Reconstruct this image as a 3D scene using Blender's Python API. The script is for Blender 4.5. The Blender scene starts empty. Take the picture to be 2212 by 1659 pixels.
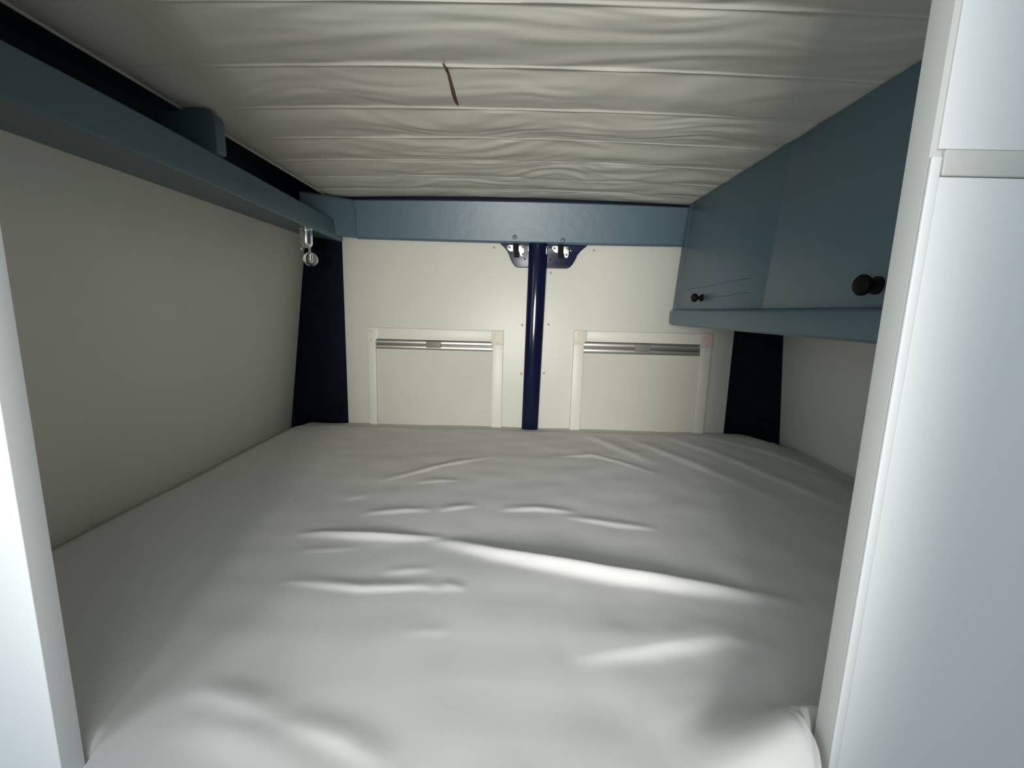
import bpy, bmesh, math, random
from mathutils import Vector, Matrix, noise

S = bpy.context.scene
COL = S.collection
random.seed(4)

# ------------------------------------------------------------------ camera
Z0 = 1.40                       # camera height above the van floor
FPX = 952.5                     # focal length in pixels of the 2212 wide frame
WX = Vector((0.99957232, 0.02742264, -0.01015716))   # world axes in camera space (right, down, forward)
WY = Vector((0.01449936, -0.16311783, 0.98650005))
WZ = Vector((0.02539563, -0.98622542, -0.16344568))
cd = bpy.data.cameras.new('camera')
cam = bpy.data.objects.new('camera', cd); COL.objects.link(cam)
cd.sensor_width = 36; cd.lens = FPX / 2212 * 36; cd.clip_start = 0.01; cd.clip_end = 50
right = Vector((WX.x, WY.x, WZ.x)); up = -Vector((WX.y, WY.y, WZ.y)); back = -Vector((WX.z, WY.z, WZ.z))
m = Matrix((right, up, back)).transposed().to_4x4()
m.translation = Vector((0, 0, Z0))
cam.matrix_world = m
S.camera = cam

# ------------------------------------------------------------------ world, light, exposure
S.view_settings.view_transform = 'Standard'
S.view_settings.look = 'None'
S.view_settings.gamma = 1
S.view_settings.use_curve_mapping = False
S.view_settings.exposure = 0.0
w = bpy.data.worlds.new('world'); S.world = w; w.use_nodes = True
bg = w.node_tree.nodes['Background']
bg.inputs[0].default_value = (0.76, 0.90, 1.0, 1); bg.inputs[1].default_value = 0.46

def lamp(name, kind, loc, target, energy, color):
    ld = bpy.data.lights.new(name, kind); o = bpy.data.objects.new(name, ld); COL.objects.link(o)
    o.location = loc; ld.energy = energy; ld.color = color
    o.rotation_euler = (Vector(target) - Vector(loc)).to_track_quat('-Z', 'Y').to_euler()
    return o
# the torch held behind the camera, shining through the opening
torch = lamp('torch', 'SPOT', (-0.06, -0.90, Z0 - 0.04), (0.13, 1.6, Z0 - 0.05), 162, (1.0, 0.985, 0.945))
torch.data.spot_size = math.radians(52); torch.data.spot_blend = 1.0; torch.data.shadow_soft_size = 0.16
# cool overhead fill, added just behind the camera to brighten the jambs
top_fill = lamp('overhead_fill', 'AREA', (-0.02, -0.28, Z0 + 0.56), (-0.02, 0.15, Z0 - 0.4), 1.6, (0.88, 0.95, 1.0))
top_fill.data.shape = 'RECTANGLE'; top_fill.data.size = 0.3; top_fill.data.size_y = 0.3

# bluish light added behind left for the right panel and sheet front
side = lamp('left_bluish_fill', 'AREA', (-0.75, -0.62, Z0 + 0.05), (0.35, 0.40, Z0 - 0.2), 5.6, (0.84, 0.93, 1.0))
side.data.shape = 'RECTANGLE'; side.data.size = 0.45; side.data.size_y = 0.7

# ------------------------------------------------------------------ materials
def mat(name, col, rough=0.6, metal=0.0, spec=0.5, var=0.0, vscale=8, bump=0.0, bscale=60, trans=0.0, ior=1.45, coat=0.0):
    ma = bpy.data.materials.new(name); ma.use_nodes = True
    nt = ma.node_tree; b = nt.nodes['Principled BSDF']
    b.inputs['Base Color'].default_value = (*col, 1); b.inputs['Roughness'].default_value = rough
    b.inputs['Metallic'].default_value = metal; b.inputs['Specular IOR Level'].default_value = spec
    b.inputs['Transmission Weight'].default_value = trans; b.inputs['IOR'].default_value = ior
    b.inputs['Coat Weight'].default_value = coat
    tc = nt.nodes.new('ShaderNodeTexCoord')
    if var:
        n = nt.nodes.new('ShaderNodeTexNoise'); n.inputs['Scale'].default_value = vscale; n.inputs['Detail'].default_value = 5
        nt.links.new(tc.outputs['Object'], n.inputs['Vector'])
        r = nt.nodes.new('ShaderNodeValToRGB')
        r.color_ramp.elements[0].position = 0.3; r.color_ramp.elements[1].position = 0.7
        r.color_ramp.elements[0].color = (*[c * (1 - var) for c in col], 1)
        r.color_ramp.elements[1].color = (*[min(1, c * (1 + var)) for c in col], 1)
        nt.links.new(n.outputs['Fac'], r.inputs['Fac']); nt.links.new(r.outputs['Color'], b.inputs['Base Color'])
    if bump:
        n2 = nt.nodes.new('ShaderNodeTexNoise'); n2.inputs['Scale'].default_value = bscale; n2.inputs['Detail'].default_value = 6
        nt.links.new(tc.outputs['Object'], n2.inputs['Vector'])
        bn = nt.nodes.new('ShaderNodeBump'); bn.inputs['Strength'].default_value = bump; bn.inputs['Distance'].default_value = 0.004
        nt.links.new(n2.outputs['Fac'], bn.inputs['Height']); nt.links.new(bn.outputs['Normal'], b.inputs['Normal'])
    return ma
M = dict(
    cream=mat('cream_lining_panel', (0.63, 0.625, 0.55), 0.40, spec=0.55, var=0.03, vscale=3, bump=0.05, bscale=20),
    side=mat('grey_cream_side_panel', (0.72, 0.72, 0.635), 0.6, var=0.03, vscale=3),
    part=mat('white_laminate', (0.74, 0.75, 0.74), 0.45, var=0.01, vscale=2),
    jamb=mat('white_laminate_edge', (0.57, 0.57, 0.53), 0.5, var=0.02, vscale=4),
    paint=mat('blue_grey_paint', (0.086, 0.140, 0.172), 0.38, var=0.03, vscale=2, bump=0.12, bscale=30),
    navy=mat('navy_body_paint', (0.005, 0.008, 0.030), 0.10, spec=0.22, var=0.2, vscale=10),
    recess=mat('navy_roof_side', (0.020, 0.038, 0.062), 0.5, var=0.2, vscale=6),
    pillar=mat('dark_navy_pillar', (0.003, 0.0045, 0.014), 0.45, spec=0.18, var=0.3, vscale=20),
    sheet=mat('white_cotton', (0.67, 0.66, 0.63), 0.85, spec=0.15, bump=0.03, bscale=90),
    vinyl=mat('pale_quilted_vinyl', (0.60, 0.59, 0.52), 0.5, spec=0.4, var=0.03, vscale=5),
    frame=mat('cream_plastic', (0.68, 0.66, 0.575), 0.4, var=0.02, vscale=10),
    cap=mat('aged_plastic_cap', (0.64, 0.59, 0.49), 0.45, var=0.06, vscale=60),
    pinkcap=mat('pinkish_plastic_cap', (0.62, 0.50, 0.43), 0.45, var=0.08, vscale=60),
    screen=mat('blind_fabric', (0.575, 0.558, 0.482), 0.8, var=0.02, vscale=12),
    alu=mat('brushed_aluminium', (0.62, 0.61, 0.58), 0.34, metal=1.0),
    chrome=mat('chrome', (0.8, 0.8, 0.78), 0.12, metal=1.0),
    zinc=mat('bright_zinc', (0.93, 0.93, 0.9), 0.45, metal=0.35),
    glass=mat('clear_glass', (1, 1, 1), 0.02, trans=1.0, ior=1.5),
    black=mat('black_plastic', (0.003, 0.003, 0.004), 0.65, spec=0.2),
    greycatch=mat('grey_plastic_catch', (0.20, 0.19, 0.175), 0.5),
    plate=mat('navy_plate_paint', (0.007, 0.011, 0.038), 0.28, spec=0.3, var=0.2, vscale=10),
    catch=mat('grey_brown_plastic', (0.22, 0.19, 0.16), 0.5),
    brown=mat('brown_tear', (0.10, 0.050, 0.028), 0.8, var=0.3, vscale=120),
    screw=mat('dull_screw_head', (0.42, 0.40, 0.33), 0.5),
    crack=mat('dark_hairline', (0.045, 0.065, 0.07), 0.7),
    floor=mat('grey_vinyl_floor', (0.16, 0.15, 0.14), 0.5, var=0.15, vscale=14),
    ply=mat('birch_plywood', (0.45, 0.33, 0.2), 0.6, var=0.15, vscale=5),
    foam=mat('mattress_ticking', (0.6, 0.6, 0.58), 0.9),
)

# ------------------------------------------------------------------ helpers (coordinates relative to camera height)
def wpos(o):
    p = Vector((0, 0, 0))
    while o is not None:
        p += o.location; o = o.parent
    return p
def link(name, bm, m_, parent=None, smooth=False, bevel=0.0, label=None, at=None):
    """one mesh object; bm is given in world coordinates with z relative to the camera"""
    bmesh.ops.translate(bm, verts=bm.verts, vec=(0, 0, Z0))
    if bevel:
        es = [e for e in bm.edges if len(e.link_faces) == 2 and e.calc_face_angle(0) > 0.6]
        bmesh.ops.bevel(bm, geom=es, offset=bevel, segments=3, profile=0.5, affect='EDGES')
    bmesh.ops.recalc_face_normals(bm, faces=bm.faces)
    me = bpy.data.meshes.new(name)
    o = bpy.data.objects.new(name, me); COL.objects.link(o)
    if parent is None:
        if at is None:
            xs = [v.co for v in bm.verts]
            at = Vector((sum(v.x for v in xs) / len(xs), sum(v.y for v in xs) / len(xs), min(v.z for v in xs)))
        base = Vector(at); o.location = base
    else:
        o.parent = parent; base = wpos(parent)
        c = sum((v.co for v in bm.verts), Vector()) / len(bm.verts)
        o.location = c - base; base = c
    bmesh.ops.translate(bm, verts=bm.verts, vec=-base)
    bm.to_mesh(me); bm.free()
    me.materials.append(m_)
    if smooth or bevel:
        for p in me.polygons: p.use_smooth = True
        if bevel or smooth == 'auto':
            me.set_sharp_from_angle(angle=math.radians(35))
    if label: o['label'] = label
    return o
def thing(name, loc, label, cat, group=None):
    o = bpy.data.objects.new(name, None); COL.objects.link(o); o.empty_display_size = 0.05
    o.location = (loc[0], loc[1], loc[2] + Z0); o['label'] = label; o['category'] = cat
    if group: o['group'] = group
    return o
def root_structure(name, loc):
    o = bpy.data.objects.new(name, None); COL.objects.link(o); o.location = (loc[0], loc[1], loc[2] + Z0)
    o['kind'] = 'structure'; return o
def box(bm, x0, x1, y0, y1, z0, z1):
    v = [bm.verts.new((x, y, z)) for z in (z0, z1) for y in (y0, y1) for x in (x0, x1)]
    for f in ((0, 1, 3, 2), (4, 6, 7, 5), (0, 4, 5, 1), (1, 5, 7, 3), (3, 7, 6, 2), (2, 6, 4, 0)):
        bm.faces.new([v[i] for i in f])
    return bm
def B(*a):
    return box(bmesh.new(), *a)
def prism(bm, poly, axis, a, b):
    """extrude a 2D polygon along axis from a to b; poly in the other two axes in order"""
    def p3(p, t):
        if axis == 'x': return (t, p[0], p[1])
        if axis == 'y': return (p[0], t, p[1])
        return (p[0], p[1], t)
    A = [bm.verts.new(p3(p, a)) for p in poly]; C = [bm.verts.new(p3(p, b)) for p in poly]
    n = len(poly)
    bm.faces.new(A); bm.faces.new(C[::-1])
    for i in range(n): bm.faces.new((A[i], C[i], C[(i + 1) % n], A[(i + 1) % n]))
    return bm
def sweep(bm, secs):
    """loft between equal-length closed sections"""
    R = [[bm.verts.new(p) for p in s] for s in secs]
    n = len(secs[0])
    for a, b in zip(R, R[1:]):
        for i in range(n): bm.faces.new((a[i], b[i], b[(i + 1) % n], a[(i + 1) % n]))
    bm.faces.new(R[0]); bm.faces.new(R[-1][::-1])
    return bm
def lathe(bm, prof, c, axis='z', n=24, sign=1):
    """profile [(r, h)] turned round an axis through c"""
    secs = []
    for r, h in prof:
        s = []
        for i in range(n):
            a = 2 * math.pi * i / n
            u, v = r * math.cos(a), r * math.sin(a)
            if axis == 'z': s.append((c[0] + u, c[1] + v, c[2] + sign * h))
            elif axis == 'x': s.append((c[0] + sign * h, c[1] + u, c[2] + v))
            else: s.append((c[0] + u, c[1] + sign * h, c[2] + v))
        secs.append(s)
    return sweep(bm, secs)
def ray(x, y):
    v = Vector((x - 1106, y - 829.5, FPX))
    return Vector((v.dot(WX), v.dot(WY), v.dot(WZ)))
def on_z(x, y, z):
    r = ray(x, y); return r * (z / r.z)
def on_y(x, y, d):
    r = ray(x, y); return r * (d / r.y)

D = 1.60                                   # rear lining of the van
def wall_l(z): return -0.84 + 0.13 * (z + 0.42)
def wall_r(z): return 0.985 - 0.088 * (z + 0.45)

# ------------------------------------------------------------------ the shell
def struct(name, bm, m_, **k):
    o = link(name, bm, m_, **k); o['kind'] = 'structure'; return o
struct('floor', B(-1.15, 1.15, -1.6, 1.75, -1.43, -1.40), M['floor'])
# side linings lean inward towards the roof
bm = bmesh.new(); prism(bm, [(wall_l(-0.75), -0.75), (wall_l(0.262), 0.262), (wall_l(0.262) - 0.02, 0.262), (wall_l(-0.75) - 0.02, -0.75)], 'y', 0.352, D)
wl = struct('wall_left', bm, M['side'])
bm = bmesh.new(); prism(bm, [(wall_r(-0.75), -0.75), (wall_r(0.372), 0.372), (wall_r(0.372) + 0.02, 0.372), (wall_r(-0.75) + 0.02, -0.75)], 'y', 0.352, D)
wr = struct('wall_right', bm, M['side'])
# body metal behind the roof recess on the left
bm = bmesh.new()
box(bm, -0.80, -0.785, 0.352, D, 0.245, 0.42)
box(bm, -0.80, -0.64, 0.352, D, 0.405, 0.42)
struct('trim_2', bm, M['recess'])
# rear lining
wb = struct('wall_back', B(-0.627, 0.776, D, D + 0.012, -0.75, 0.262), M['cream'], bevel=0.003)
for px, py in ((1190, 590), (1185, 701), (1175, 806), (1128, 702), (1126, 807), (1067, 535), (1283, 541)):
    p = on_y(px, py, D)
    bm = lathe(bmesh.new(), [(0.0042, 0), (0.0042, 0.0006), (0.0028, 0.0018), (0.0004, 0.0022)], (p.x, D, p.z), 'y', 12, -1)
    link('screw', bm, M['screw'], wb, smooth=True)
# unseen board added behind the camera to shade the right panel
struct('shade_board', B(0.150, 1.15, -0.13, -0.11, -1.40, 0.60), M['part'])
# exposed pillars at the two rear corners
bm = B(-0.86, -0.60, D + 0.013, D + 0.03, -0.75, 0.42)
struct('trim_3', bm, M['pillar'])
bm = B(0.74, 1.04, D + 0.013, D + 0.03, -0.75, 0.42)
struct('trim_4', bm, M['pillar'])
# painted header over the rear doors, leaning towards the room at its top
bm = bmesh.new()
secs = []
N_ = 24
for i in range(N_ + 1):
    t = i / N_; x = -0.565 + t * (0.60 + 0.565)
    zt = 0.359 + 0.007 * math.sin(math.pi * t); zb = 0.236 - 0.003 * math.sin(math.pi * t)
    secs.append([(x, 1.590, zb), (x, 1.584, zb - 0.003), (x, 1.578, zb + 0.004), (x, 1.572, (zt + zb) / 2 + 0.02), (x, 1.563, zt - 0.005), (x, 1.570, zt), (x, 1.60, zt)])
bm = sweep(bm, secs)
# its left end sweeps forward to meet the side shelf
secs = []
for i in range(2):
    x = -0.5655 - 0.135 * i; dy = -0.105 * i
    secs.append([(x, 1.592 + dy, 0.236), (x, 1.581 + dy, 0.236), (x, 1.577 + dy, 0.241), (x, 1.570 + dy, 0.30), (x, 1.564 + dy, 0.352), (x, 1.571 + dy, 0.358), (x, 1.60 + dy, 0.358)])
sweep(bm, secs)
hd = struct('trim_1', bm, M['paint'], smooth='auto')
for px, py in ((1112, 512), (1216, 519)):
    p = on_y(px, py, 1.576)
    bm = lathe(bmesh.new(), [(0.0085, -0.004), (0.0080, 0.0005), (0.0065, 0.0012), (0.004, 0.0018), (0.0006, 0.002)], (p.x, 1.577, p.z), 'y', 16, -1)
    link('bolt', bm, M['paint'], hd, smooth=True)
# dark panel behind the gap above the header, standing in for its shadow line
struct('trim_5', B(-0.80, 0.98, 1.602, 1.62, 0.2, 0.42), M['pillar'])

# ------------------------------------------------------------------ ceiling lining: quilted, transverse seams
SEAMS = [0.324, 0.470, 0.617, 0.766, 0.913, 1.060, 1.208, 1.350, 1.478, 1.590]
def nz(x, y, z=0.0): return noise.noise(Vector((x, y, z)))
def crown(x): return 0.012 * (1 - ((x + 0.04) / 0.6) ** 2) - 0.004
def ceil_h(x, y):
    k = 0
    while k < len(SEAMS) - 2 and y >= SEAMS[k + 1]: k += 1
    a, b = SEAMS[k], SEAMS[k + 1]
    u = min(max((y - a) / (b - a), 0), 1)
    wob = 0.0012 * nz(x * 6, k * 7.3)
    sm = min(1.0, max(0.0, (x + 0.62) / 0.35)) * 0.85 + 0.15           # the left strip is stretched smooth
    puff = -0.0045 * math.sin(math.pi * u) ** 0.8
    ws = 0.0017 + 0.0015 * (0.5 + 0.9 * nz(x * 2.6, a * 31, 8)) 
    # seam: small welt hanging down just past each seam line
    dn = (y + wob - a); df = (b - y - wob)
    welt = -ws * math.exp(-(dn / 0.0030) ** 2) - ws * math.exp(-(df / 0.0030) ** 2)
    amp = 0.6 + 0.8 * abs(nz(x * 1.3, k * 3.1, 5))
    # folds: long across the van, gathered at the seams
    wx = x + 0.10 * nz(x * 2, y * 5, 2)
    f = nz(wx * 3.2, y * 17 + 2.0 * nz(x * 3, k * 2.0, 9), 1) * 0.0043
    g = nz(wx * 9 + 1.5 * u, y * 30 + 4 * nz(wx * 4, y * 6, 3), 4) * 0.0024
    d = math.sin((x * 14 + 3 * nz(x * 2, k * 5.1)) + (1 - u) * 3.0 * math.tanh(x * 5)) * 0.0022 * (1 - u) ** 1.5
    edge = min(1, (y - a) / 0.012, (b - y) / 0.012)
    return puff + welt + sm * amp * (f + g + d) * max(0.15, edge)
bm = bmesh.new()
NX, NY = 260, 620
X0, X1, Y0_, Y1_ = -0.656, 0.575, 0.33, 1.585
grid = []
for j in range(NY + 1):
    y = Y0_ + (Y1_ - Y0_) * j / NY
    row = []
    for i in range(NX + 1):
        x = X0 + (X1 - X0) * i / NX
        e = min(1.0, (x - X0) / 0.02, (X1 - x) / 0.02, (Y1_ - y) / 0.02 if y > 1.5 else 1)
        row.append(bm.verts.new((x, y, 0.372 + crown(x) + ceil_h(x, y) * max(0.0, e))))
    grid.append(row)
for j in range(NY):
    for i in range(NX):
        bm.faces.new((grid[j][i], grid[j][i + 1], grid[j + 1][i + 1], grid[j + 1][i]))
# board thickness behind the fabric
rim = [grid[0][0], grid[0][-1], grid[-1][-1], grid[-1][0]]
border = grid[0] + [r[-1] for r in grid[1:]] + grid[-1][-2::-1] + [r[0] for r in grid[-2:0:-1]]
top = [bm.verts.new((v.co.x, v.co.y, 0.395)) for v in border]
nb = len(border)
for i in range(nb): bm.faces.new((border[i], border[(i + 1) % nb], top[(i + 1) % nb], top[i]))
bm.faces.new(top)
ce = struct('ceiling', bm, M['vinyl'], smooth='auto')
zb_ = 0.372 + crown(X0) - 0.001
secs = [[(X0 + 0.0028 * math.cos(a), y, zb_ + 0.0028 * math.sin(a)) for a in [2 * math.pi * k / 10 for k in range(10)]] for y in (0.352, 0.8, 1.2, 1.54)]
link('edge_piping', sweep(bmesh.new(), secs), M['vinyl'], ce, smooth='auto', label='thin pale piping along the left edge')
def smooth(t): t = min(1, max(0, t)); return t * t * (3 - 2 * t)
# brown slit in the lining, between two seams
bm = bmesh.new(); L_, R_ = [], []
pts = [(957, 137, 2.5), (962, 144, 4), (968, 160, 5), (974, 180, 7), (980, 200, 8.5), (985, 218, 7.5), (989, 229, 3)]
bot, topv = [], []
for px, py, wd in pts:
    a = on_z(px - wd / 2, py, 0.3765); b = on_z(px + wd / 2, py, 0.3765)
    for l, q in ((L_, a), (R_, b)):
        z = 0.372 + crown(q.x) + ceil_h(q.x, q.y) - 0.0012
        z -= 0.0028 * smooth((0.795 - q.y) / 0.03)
        l.append((bm.verts.new((q.x, q.y, z)), bm.verts.new((q.x, q.y, z + 0.002))))
for k in range(len(pts) - 1):
    a, b, c, d = L_[k], R_[k], R_[k + 1], L_[k + 1]
    bm.faces.new((a[0], b[0], c[0], d[0])); bm.faces.new((a[1], d[1], c[1], b[1]))
    bm.faces.new((a[0], d[0], d[1], a[1])); bm.faces.new((b[0], b[1], c[1], c[0]))
bm.faces.new((L_[0][0], L_[0][1], R_[0][1], R_[0][0])); bm.faces.new((L_[-1][0], R_[-1][0], R_[-1][1], L_[-1][1]))
link('tear', bm, M['brown'], ce, label='brown slit in the quilted lining between two seams')

# ------------------------------------------------------------------ partition with the opening the photo is taken through
wf = root_structure('wall_front', (0, 0.34, -1.40))
XL, XR = -0.401, 0.281
bm = B(-1.15, XL, 0.330, 0.350, -1.40, 0.60)
link('left_panel', bm, M['part'], wf, bevel=0.0006, label='white laminate panel left of the opening')
bm = B(XR, 1.15, 0.3305, 0.350, -1.40, 0.60)
link('right_panel', bm, M['jamb'], wf, bevel=0.0004, label='white laminate panel right of the opening')
link('facing_sheet', B(XR + 0.0075, 1.15, 0.3285, 0.3303, -1.40, 0.099), M['part'], wf, bevel=0.0005)
link('facing_sheet', B(XR + 0.004, 1.15, 0.3285, 0.3303, 0.117, 0.60), M['part'], wf, bevel=0.0005)
link('edge_strip', B(XR - 0.0002, XR + 0.0070, 0.3275, 0.3303, -1.40, 0.112), M['part'], wf, bevel=0.0009)
link('batten', B(XR + 0.0078, 1.15, 0.3270, 0.3303, 0.0995, 0.1165), M['jamb'], wf, bevel=0.0012)

# ------------------------------------------------------------------ bed
bed = thing('bed', (0.06, 1.0, -1.40), 'wide low bed under a creased white fitted sheet, filling the space between the side walls', 'bed')
bm = B(-0.80, 0.96, 0.42, 1.585, -0.62, -0.595); box(bm, -0.80, 0.96, 0.42, 0.44, -1.40, -0.62); box(bm, -0.80, 0.96, 1.56, 1.585, -1.40, -0.62)
link('bed_base', bm, M['ply'], bed)
bm = B(-0.80, 0.95, 0.46, 1.57, -0.594, -0.445)
link('mattress', bm, M['foam'], bed, bevel=0.02)
ZB = -0.418
RIDGES = [  # pixel polyline, height (m), near width, far width (m)
    ([(635, 1150), (700, 1150), (780, 1153), (870, 1157), (960, 1158)], 0.0085, 0.009, 0.013),
    ([(930, 1156), (1000, 1170), (1080, 1190), (1200, 1213), (1350, 1237), (1500, 1260), (1620, 1280), (1740, 1297)], 0.0175, 0.0130, 0.020),
    ([(600, 1252), (700, 1260), (780, 1270), (905, 1266), (990, 1272)], 0.0045, 0.0070, 0.0180),
    ([(810, 1040), (880, 1025), (960, 1005), (1070, 985)], 0.0042, 0.0070, 0.0180),
    ([(735, 1078), (800, 1068)], 0.002, 0.01, 0.03),
    ([(895, 1043), (950, 1038), (1000, 1038)], 0.0025, 0.0070, 0.0180),
    ([(780, 1108), (870, 1102), (940, 1100)], 0.004, 0.0070, 0.0180),
    ([(945, 1103), (1030, 1090)], 0.0035, 0.0070, 0.0180),
    ([(1075, 1100), (1160, 1097), (1245, 1103)], 0.0045, 0.0070, 0.0180),
    ([(1220, 1113), (1320, 1128), (1425, 1142)], 0.004, 0.0070, 0.0180),
    ([(1190, 985), (1280, 983), (1340, 998), (1430, 1028)], 0.0035, 0.0070, 0.0180),
    ([(1262, 935), (1330, 965), (1420, 1003)], 0.005, 0.016, 0.03),
    ([(1330, 935), (1450, 983), (1600, 1043), (1690, 1085)], 0.0055, 0.016, 0.035),
    ([(1420, 935), (1530, 973), (1680, 1033), (1830, 1098)], 0.0055, 0.016, 0.035),
    ([(1500, 937), (1650, 973), (1830, 1030)], 0.0045, 0.016, 0.035),
    ([(1230, 1412), (1350, 1398), (1450, 1385), (1560, 1373), (1680, 1392)], 0.0065, 0.014, 0.040),
    ([(820, 1236), (940, 1230)], 0.002, 0.0070, 0.0120),
    ([(950, 1262), (1010, 1275)], 0.002, 0.0070, 0.0120),
    ([(870, 1368), (985, 1362)], 0.0009, 0.0070, 0.0120),
    ([(640, 1190), (780, 1180)], 0.0016, 0.0070, 0.0120),
    ([(410, 1480), (470, 1497), (540, 1520), (620, 1545)], 0.0038, 0.012, 0.020),
    ([(570, 1545), (650, 1562), (740, 1590), (850, 1650)], 0.0042, 0.012, 0.020),
    ([(370, 1560), (450, 1560), (560, 1600), (700, 1655)], 0.0035, 0.020, 0.020),
    ([(1350, 1560), (1480, 1520), (1580, 1470), (1640, 1400)], 0.0022, 0.02, 0.03),
]
RP = []
for poly, h, wn, wfar in RIDGES:
    P_ = [on_z(px, py, ZB + h * 0.5).xy for px, py in poly]
    cum = [0]
    for a, b in zip(P_, P_[1:]): cum.append(cum[-1] + (b - a).length)
    lo = min(p.x for p in P_) - 0.12, min(p.y for p in P_) - 0.12
    hi = max(p.x for p in P_) + 0.12, max(p.y for p in P_) + 0.12
    RP.append((P_, cum, h, wn, wfar, lo, hi))
def ridge(x, y):
    t_ = 0.0
    for P_, cum, h, wn, wfar, lo, hi in RP:
        if not (lo[0] < x < hi[0] and lo[1] < y < hi[1]): continue
        best = None; p = Vector((x, y))
        for k in range(len(P_) - 1):
            a, b = P_[k], P_[k + 1]; ab = b - a; L = ab.length
            s = (p - a).dot(ab) / (L * L); s = min(1, max(0, s)); q = a + ab * s
            d = (p - q).length
            if best is None or d < best[0]:
                best = (d, (cum[k] + s * L) / cum[-1], (ab.x * (p.y - q.y) - ab.y * (p.x - q.x)) / L * (1 if ab.x >= 0 else -1), )
        d, u, sd = best
        tape = max(0.0, math.sin(math.pi * min(1, max(0, u)))) ** 0.85
        dist = d * (1.0 + 0.18 * nz(x * 22, y * 22, 3))
        wd = wn if sd < 0 else wfar
        t_ += h * tape * math.exp(-(dist / wd) ** 2)
    return t_
def smooth01(t): t = min(1, max(0, t)); return t * t * (3 - 2 * t)
def lip(x):
    t = min(1.0, max(0.0, (x - 0.150) / 0.125))
    return 0.068 * t ** 1.45 * (1 - smooth01((x - 0.32) / 0.12))
def front_y(x):
    # tucked behind the partition at the sides, level with the opening between
    return 0.300 + 0.055 * max(smooth01((x - 0.262) / 0.015), smooth01((-0.376 - x) / 0.020))
def sheet_z(x, y):
    z = ZB + ridge(x, y)
    z += 0.0035 * nz(x * 3, y * 4, 11) + 0.0016 * nz(x * 9, y * 16, 12) + 0.0010 * nz(x * 14 + y * 5, y * 9 - x * 8, 14)
    z -= 0.035 * smooth01((x - 0.80) / 0.18) ** 1.5          # rounded edge by the right wall
    z -= 0.034 * smooth01((-0.755 - x) / 0.085) ** 1.3
    z -= 0.010 * smooth01((y - 1.50) / 0.08)
    z += lip(x) * math.exp(-((y - 0.347) / (0.050 if y > 0.347 else 0.038)) ** 2)
    return z
bm = bmesh.new()
XA, XB = -0.838, 0.983
NXs, NYs, NF = 400, 330, 16
cols = []
for i in range(NXs + 1):
    x = XA + (XB - XA) * i / NXs
    yf = front_y(x); col = []
    # tucked front face
    rr = 0.019; zt = sheet_z(x, yf + rr)
    for k in range(8, 0, -1):
        dd = 0.13 * k / 8
        col.append(bm.verts.new((x, yf, zt - rr - dd)))
    for k in range(8):
        a = math.pi / 2 * k / 8
        col.append(bm.verts.new((x, yf + rr - rr * math.cos(a), zt - rr + rr * math.sin(a))))
    for j in range(NYs + 1):
        t = (j / NYs) ** 1.25
        y = 0.300 + rr + (1.592 - 0.300 - rr) * t
        y += (yf - 0.300) * math.exp(-((y - 0.300 - rr) / 0.10) ** 2)
        col.append(bm.verts.new((x, y, sheet_z(x, y))))
    for z in (-0.47, -0.54, -0.59): col.append(bm.verts.new((x, 1.594, z)))
    cols.append(col)
for i in range(NXs):
    a, b = cols[i], cols[i + 1]
    for j in range(len(a) - 1): bm.faces.new((a[j], b[j], b[j + 1], a[j + 1]))
link('fitted_sheet', bm, M['sheet'], bed, smooth=True, label='white fitted sheet with long soft creases')

# ------------------------------------------------------------------ overhead shelf along the left wall
sh = thing('overhead_shelf', (-0.70, 0.95, 0.225), 'long blue-grey open shelf running under the roof along the left wall', 'shelf')
def fx(y): return -0.585 - 0.035 * smooth01((y - 0.6) / 1.0)      # front edge, slightly bowed
bm = bmesh.new(); secs = []
ys = [0.352 + (1.588 - 0.352) * i / 30 for i in range(31)]
for y in ys:
    x = fx(y)
    secs.append([(x, y, 0.227), (x - 0.002, y, 0.223), (x - 0.018, y, 0.223), (x - 0.018, y, 0.284), (x - 0.014, y, 0.287), (x - 0.007, y, 0.287), (x - 0.003, y, 0.284)])
link('fascia', sweep(bm, secs), M['paint'], sh, smooth='auto')
bm = bmesh.new(); secs = []
for y in ys:
    x = fx(y)
    secs.append([(x - 0.0185, y, 0.226), (wall_l(0.24) - 0.0, y, 0.2395), (wall_l(0.24) + 0.0, y, 0.2495), (x - 0.0185, y, 0.236)])
link('shelf_board', sweep(bm, secs), M['paint'], sh)
# upright bracket with a rounded top
bm = bmesh.new(); xf = -0.590; zt = 0.3655
poly = [(-0.75, 0.250), (xf + 0.0, 0.2905), (xf, zt - 0.022)]
for k in range(1, 8):
    a = math.pi / 2 * k / 7
    poly.append((xf - 0.022 + 0.022 * math.cos(a), zt - 0.022 + 0.022 * math.sin(a)))
poly += [(-0.640, zt), (-0.66, zt - 0.004), (-0.75, zt - 0.004)]
poly[0] = (-0.75, 0.252); poly[1] = (xf, 0.289)
link('divider', prism(bm, poly, 'y', 0.905, 0.934), M['paint'], sh, bevel=0.0015)

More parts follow.
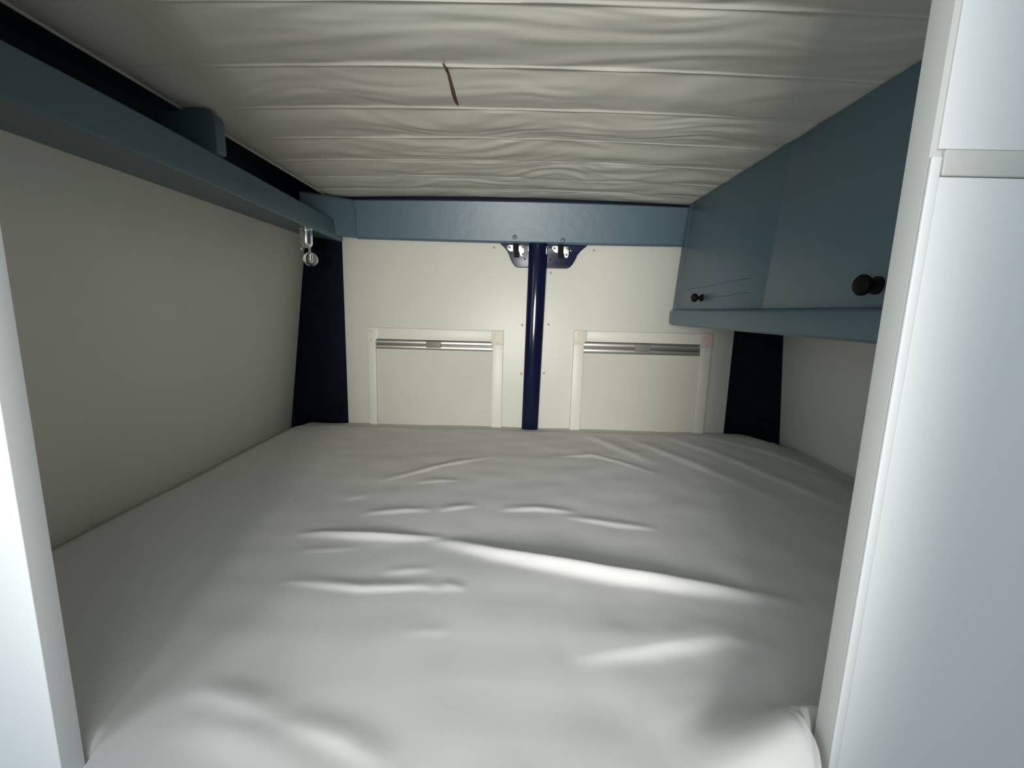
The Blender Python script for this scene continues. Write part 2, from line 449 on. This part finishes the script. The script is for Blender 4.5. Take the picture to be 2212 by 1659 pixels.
# ------------------------------------------------------------------ chrome reading lamp under that shelf
lx, ly = -0.634, 1.35
lm = thing('reading_lamp', (lx, ly, 0.12), 'small chrome lamp with clear glass ball under the left shelf near the rear corner', 'lamp')
link('lamp_body', lathe(bmesh.new(), [(0.004, 0.2275), (0.019, 0.2275), (0.019, 0.222), (0.0175, 0.220), (0.0175, 0.182), (0.0165, 0.178), (0.012, 0.171), (0.006, 0.168)], (lx, ly, 0), 'z', 28), M['chrome'], lm, smooth='auto')
link('pull_pin', lathe(bmesh.new(), [(0.0022, 0.178), (0.0022, 0.162), (0.0008, 0.1605)], (lx - 0.013, ly - 0.006, 0), 'z', 10), M['chrome'], lm, smooth=True)
link('neck', lathe(bmesh.new(), [(0.0045, 0.172), (0.0035, 0.162), (0.0055, 0.156), (0.0055, 0.1535)], (lx + 0.008, ly, 0), 'z', 14), M['chrome'], lm, smooth=True)
prof = [(0.0205 * math.sin(math.pi * k / 18) + 0.0002, 0.1365 - 0.0205 * math.cos(math.pi * k / 18)) for k in range(19)]
link('glass_ball', lathe(bmesh.new(), prof, (lx + 0.010, ly, 0), 'z', 32), M['glass'], lm, smooth=True)
link('bulb', lathe(bmesh.new(), [(0.0005, 0.128), (0.004, 0.130), (0.0055, 0.137), (0.004, 0.146), (0.003, 0.154)], (lx + 0.010, ly, 0), 'z', 14), M['chrome'], lm, smooth=True)

# ------------------------------------------------------------------ overhead cabinet on the right
cb = thing('overhead_cabinet', (0.75, 1.0, -0.035), 'large blue-grey overhead cabinet with two doors hung along the right wall', 'cabinet')
FX = 0.545                                  # lower edge of the door faces
def face_x(z): return 0.540 + 0.022 * (z - 0.03) / 0.34
bm = bmesh.new()
poly = [(face_x(0.03) + 0.019, 0.0), (face_x(0.371) + 0.019, 0.371), (wall_r(0.371) - 0.001, 0.371), (wall_r(0.0) - 0.001, 0.0)]
link('cabinet_body', prism(bm, poly, 'y', 0.353, 1.560), M['paint'], cb)
# end stile towards the rear with a bulging foot
bm = bmesh.new()
def stile(z0, z1, y0, y1, off=0.0):
    return prism(bm, [(face_x(z0) + off, z0), (face_x(z1) + off, z1), (face_x(z1) + 0.018, z1), (face_x(z0) + 0.018, z0)], 'y', y0, y1)
stile(0.018, 0.371, 1.535, 1.566, -0.001)
link('end_stile', bm, M['paint'], cb, bevel=0.002)
def door(y0, y1, ky, kr, lab):
    bm = bmesh.new()
    prism(bm, [(face_x(0.0186), 0.0186), (face_x(0.365), 0.365), (face_x(0.365) + 0.018, 0.365), (face_x(0.0186) + 0.018, 0.0186)], 'y', y0, y1)
    d = link('door', bm, M['paint'], cb, bevel=0.0005)
    z = 0.046 if kr < 0.011 else 0.052
    prof = [(kr * 0.85, -0.001), (kr * 0.85, 0.004), (kr * 0.45, 0.007), (kr * 0.40, 0.013), (kr * 0.85, 0.0165), (kr, 0.021), (kr, 0.025), (kr * 0.8, 0.029), (kr * 0.3, 0.031)]
    link('knob', lathe(bmesh.new(), prof, (face_x(z), ky, z), 'x', 24, -1), M['black'], d, smooth='auto', label=lab)
    return d
d1 = door(1.0002, 1.533, 1.335, 0.0125, 'small black knob')
d2 = door(0.360, 0.9994, 0.690, 0.0160, 'larger black knob')
# hairline scratches on the far door
for (a, b) in (((1476, 628), (1622, 600)), ((1538, 643), (1622, 631))):
    def onf(px, py):
        r = ray(px, py); x = 0.5435; return r * (x / r.x)
    p, q = onf(*a), onf(*b)
    bm = bmesh.new()
    for s0, e0 in ((p, q),):
        n_ = 8; secs = []
        for i in range(n_ + 1):
            c = s0.lerp(e0, i / n_); c.z += 0.0012 * math.sin(i * 1.3)
            x = face_x(c.z)
            secs.append([(x + 0.0005, c.y, c.z - 0.0007), (x - 0.0004, c.y, c.z - 0.0005), (x - 0.0004, c.y, c.z + 0.0005), (x + 0.0005, c.y, c.z + 0.0007)])
        sweep(bm, secs)
    link('scratch', bm, M['crack'], d1, label='fine dark scratch')
# ledge below the doors, rounded at its rear end
bm = bmesh.new(); secs = []
yy = [0.353 + (1.50 - 0.353) * i / 10 for i in range(11)] + [1.50 + 0.092 * math.sin(math.pi / 2 * k / 10) for k in range(1, 11)]
for y in yy:
    s = 0.0 if y <= 1.50 else 1 - math.sqrt(max(0.0, 1 - ((y - 1.50) / 0.092) ** 2))
    x = 0.518 + s * 0.05
    secs.append([(0.80, y, -0.034), (x + 0.004, y, -0.034), (x, y, -0.029), (x, y, 0.008), (x + 0.003, y, 0.014), (x + 0.010, y, 0.018), (0.80, y, 0.018)])
link('ledge', sweep(bm, secs), M['paint'], cb, smooth='auto')

# ------------------------------------------------------------------ navy door post with latch plate
pt = thing('door_post', (0.055, 1.59, -0.62), 'glossy navy upright post with a flared latch plate between the two rear doors', 'post')
bm = bmesh.new()
PT, PB = on_y(1161.5, 590, 1.575).x, on_y(1144.5, 922, 1.575).x
def hexsec(cx, z, hw, yb, yf):
    c = hw * 0.35
    return [(cx - hw, yb, z), (cx - hw, yf + c, z), (cx - hw + c * 0.4, yf + c * 0.35, z), (cx - hw + c, yf, z), (cx + hw - c, yf, z), (cx + hw - c * 0.4, yf + c * 0.35, z), (cx + hw, yf + c, z), (cx + hw, yb, z)]
secs = []
for z, px in ((-0.62, None), (-0.427, None), (-0.2, None), (0.0, None), (0.232, None)):
    t = (z + 0.427) / 0.66
    secs.append(hexsec(PB + (PT - PB) * t, z, 0.0300 + 0.0025 * t, 1.5995, 1.572))
link('post', sweep(bm, secs), M['navy'], pt, smooth='auto')
pl = [(1079, 524), (1090, 535), (1095, 541), (1099, 549), (1103, 560), (1107, 568), (1112, 574.5), (1118, 577.5), (1141, 578), (1182, 579), (1224, 580), (1231, 577.5), (1237, 571), (1243, 561), (1247.5, 551), (1254, 543), (1262, 536), (1270, 530)]
poly = [on_y(px, py, 1.590) for px, py in pl]
bm = prism(bmesh.new(), [(p.x, p.z) for p in poly], 'y', 1.590, 1.5995)
plate = link('latch_plate', bm, M['plate'], pt, bevel=0.002)
for px, py in ((1134, 559.5), (1189, 560)):
    p = on_y(px, py, 1.588)
    link('plate_hole', lathe(bmesh.new(), [(0.0032, 0), (0.0032, 0.0012), (0.0005, 0.0012)], (p.x, 1.5902, p.z), 'y', 14, -1), M['black'], plate)
def plate_piece(name, poly_px, holes, m_, y0=1.578, y1=1.583, par=None):
    pp = [on_y(px, py, y0) for px, py in poly_px]
    o = link(name, prism(bmesh.new(), [(p.x, p.z) for p in pp], 'y', y0, y1), m_, par or pt, bevel=0.0008)
    for px, py, r in holes:
        p = on_y(px, py, y0)
        link('screw', lathe(bmesh.new(), [(r, -0.002), (r, 0.0010), (r * 0.5, 0.0016), (0.0003, 0.0017)], (p.x, y0, p.z), 'y', 14, -1), M['catch'], o, smooth='auto')
    return o
def q(x, y): return (1040 + x / 8.508, 480 + y / 8.508)
A1 = [q(495, 418), q(575, 412), q(582, 425), q(582, 535), q(530, 535), q(490, 510), q(474, 470)]
B1 = [q(690, 425), q(740, 425), q(762, 470), q(787, 490), q(787, 555), q(770, 560), q(785, 590), q(775, 618), q(745, 635), q(715, 620), q(700, 560), q(678, 530), q(680, 460)]
A2 = [q(1310, 435), q(1395, 432), q(1410, 445), q(1408, 545), q(1390, 568), q(1345, 550), q(1312, 515), q(1296, 480)]
B2 = [q(1515, 445), q(1560, 455), q(1580, 500), q(1608, 515), q(1604, 590), q(1590, 640), q(1562, 660), q(1530, 640), q(1520, 590), q(1503, 560)]
for A_, B_, off, ha, hb in ((A1, B1, 0, [(*q(516, 464), 0.0042)], [(*q(757, 442), 0.0048), (*q(757, 592), 0.0042)]), (A2, B2, 1, [(*q(1342, 482), 0.0042)], [(*q(1575, 470), 0.005), (*q(1560, 600), 0.0042)])):
    # black striker body between the two bright ears
    sx = [q(585, 385), q(680, 388), q(690, 640), q(600, 640)] if not off else [q(1412, 402), q(1505, 405), q(1512, 650), q(1420, 650)]
    st = plate_piece('striker', sx, [], M['black'], 1.576, 1.5895)
    a = plate_piece('striker_ear', A_, ha, M['zinc'], 1.579, 1.5895, pt); a['label'] = 'bright zinc ear with a screw'
    b = plate_piece('striker_ear', B_, hb, M['zinc'], 1.579, 1.5895, pt); b['label'] = 'bright zinc ear with two screws'
for P_ in ([q(850, 420), q(868, 440), q(872, 520), q(862, 560), q(855, 500)], [q(1190, 590), q(1188, 500), q(1200, 440), q(1222, 425), q(1206, 480), q(1204, 590)]):
    plate_piece('guide_lip', P_, [], M['alu'], 1.5685, 1.5895)
p = on_y(*q(1640, 525), 1.588)
link('screw', lathe(bmesh.new(), [(0.0026, 0), (0.0026, 0.002), (0.001, 0.003)], (p.x, 1.5895, p.z), 'y', 12, -1), M['zinc'], pt, smooth=True)

# ------------------------------------------------------------------ cassette blinds on the rear doors
def blind(name_label, x0, x1, xi0, xi1, ztop, zin, zbar, cx0, cx1, caps, capm, catch_m):
    cxm = (x0 + x1) / 2
    t = thing('cassette_blind', (cxm, 1.595, -0.62), name_label, 'blind', 'cassette blinds on the rear doors')
    yf, yb = 1.586, 1.5995
    zb = -0.62
    bm = bmesh.new(); box(bm, x0, xi0, yf, yb, zb, zin); box(bm, xi1, x1, yf, yb, zb, zin); box(bm, x0, x1, yf, yb, zin, ztop)
    link('frame', bm, M['frame'], t, bevel=0.0016)
    link('blind_screen', B(xi0, xi1, 1.5955, 1.5985, zb, zbar + 0.002), M['screen'], t)
    # pull bar: two rounded ribs
    bm = bmesh.new(); mid = (zin + zbar) / 2 + 0.001; secs = []
    hz = (zin - zbar) / 2 - 0.0012
    prof = [(1.5985, zbar)]
    for c in (zbar + hz / 2 + 0.0006, zin - hz / 2 - 0.0018):
        for k in range(9):
            a = -math.pi / 2 + math.pi * k / 8
            prof.append((1.5935 - 0.0045 * math.cos(a), c + hz / 2 * math.sin(a)))
    prof.append((1.5985, zin - 0.001))
    bm = prism(bmesh.new(), prof, 'x', xi0 + 0.0005, xi1 - 0.0005)
    bar = link('pull_bar', bm, M['alu'], t, smooth='auto')
    bm = B(cx0, cx1, 1.5835, 1.5955, zbar + (zin - zbar) * 0.26, zin - 0.004)
    link('catch', bm, catch_m, bar, bevel=0.0018)
    for side in caps:
        w_ = (xi0 - x0) if side == 'l' else (x1 - xi1)
        a, b = (x0 - 0.001, xi0 + 0.010) if side == 'l' else (xi1 - 0.004, x1 + 0.001)
        bm = prism(bmesh.new(), [(a, ztop + 0.001), (b, ztop + 0.001), (b, zin + 0.004), ((b if side == 'r' else a + w_ + 0.001), zin - 0.006), ((b if side == 'r' else a + w_ + 0.001), zin - 0.012), (a, zin - 0.012)], 'y', yf - 0.0012, yf + 0.004)
        cp = link('corner_cap', bm, capm[side], t, bevel=0.001)
        for zz, xx in ((ztop - 0.012, (a + b) / 2 - 0.006), (zin - 0.004, (a + b) / 2 - (0.006 if side == 'l' else 0.0))):
            link('screw', lathe(bmesh.new(), [(0.003, 0), (0.003, 0.0008), (0.0005, 0.001)], (xx, yf - 0.0012, zz), 'y', 12, -1), M['screw'], cp)
    return t
def X(px, py): return on_y(px, py, 1.59).x
def Z(px, py): return on_y(px, py, 1.59).z
blind('cream cassette blind left of the navy post, its metal bar shining at the right end', X(795, 740), X(1087, 740), X(812, 745), X(1064, 745),
      Z(940, 711), Z(940, 735), Z(940, 757), X(921, 741), X(953, 741), 'lr', {'l': M['frame'], 'r': M['cap']}, M['catch'])
blind('cream cassette blind right of the navy post, below the blue-grey cabinet', X(1239, 745), X(1537, 745), X(1261, 745), X(1514, 745),
      Z(1388, 718), Z(1388, 741), Z(1388, 767), X(1371, 748), X(1405, 748), 'lr', {'l': M['cap'], 'r': M['pinkcap']}, M['greycatch'])
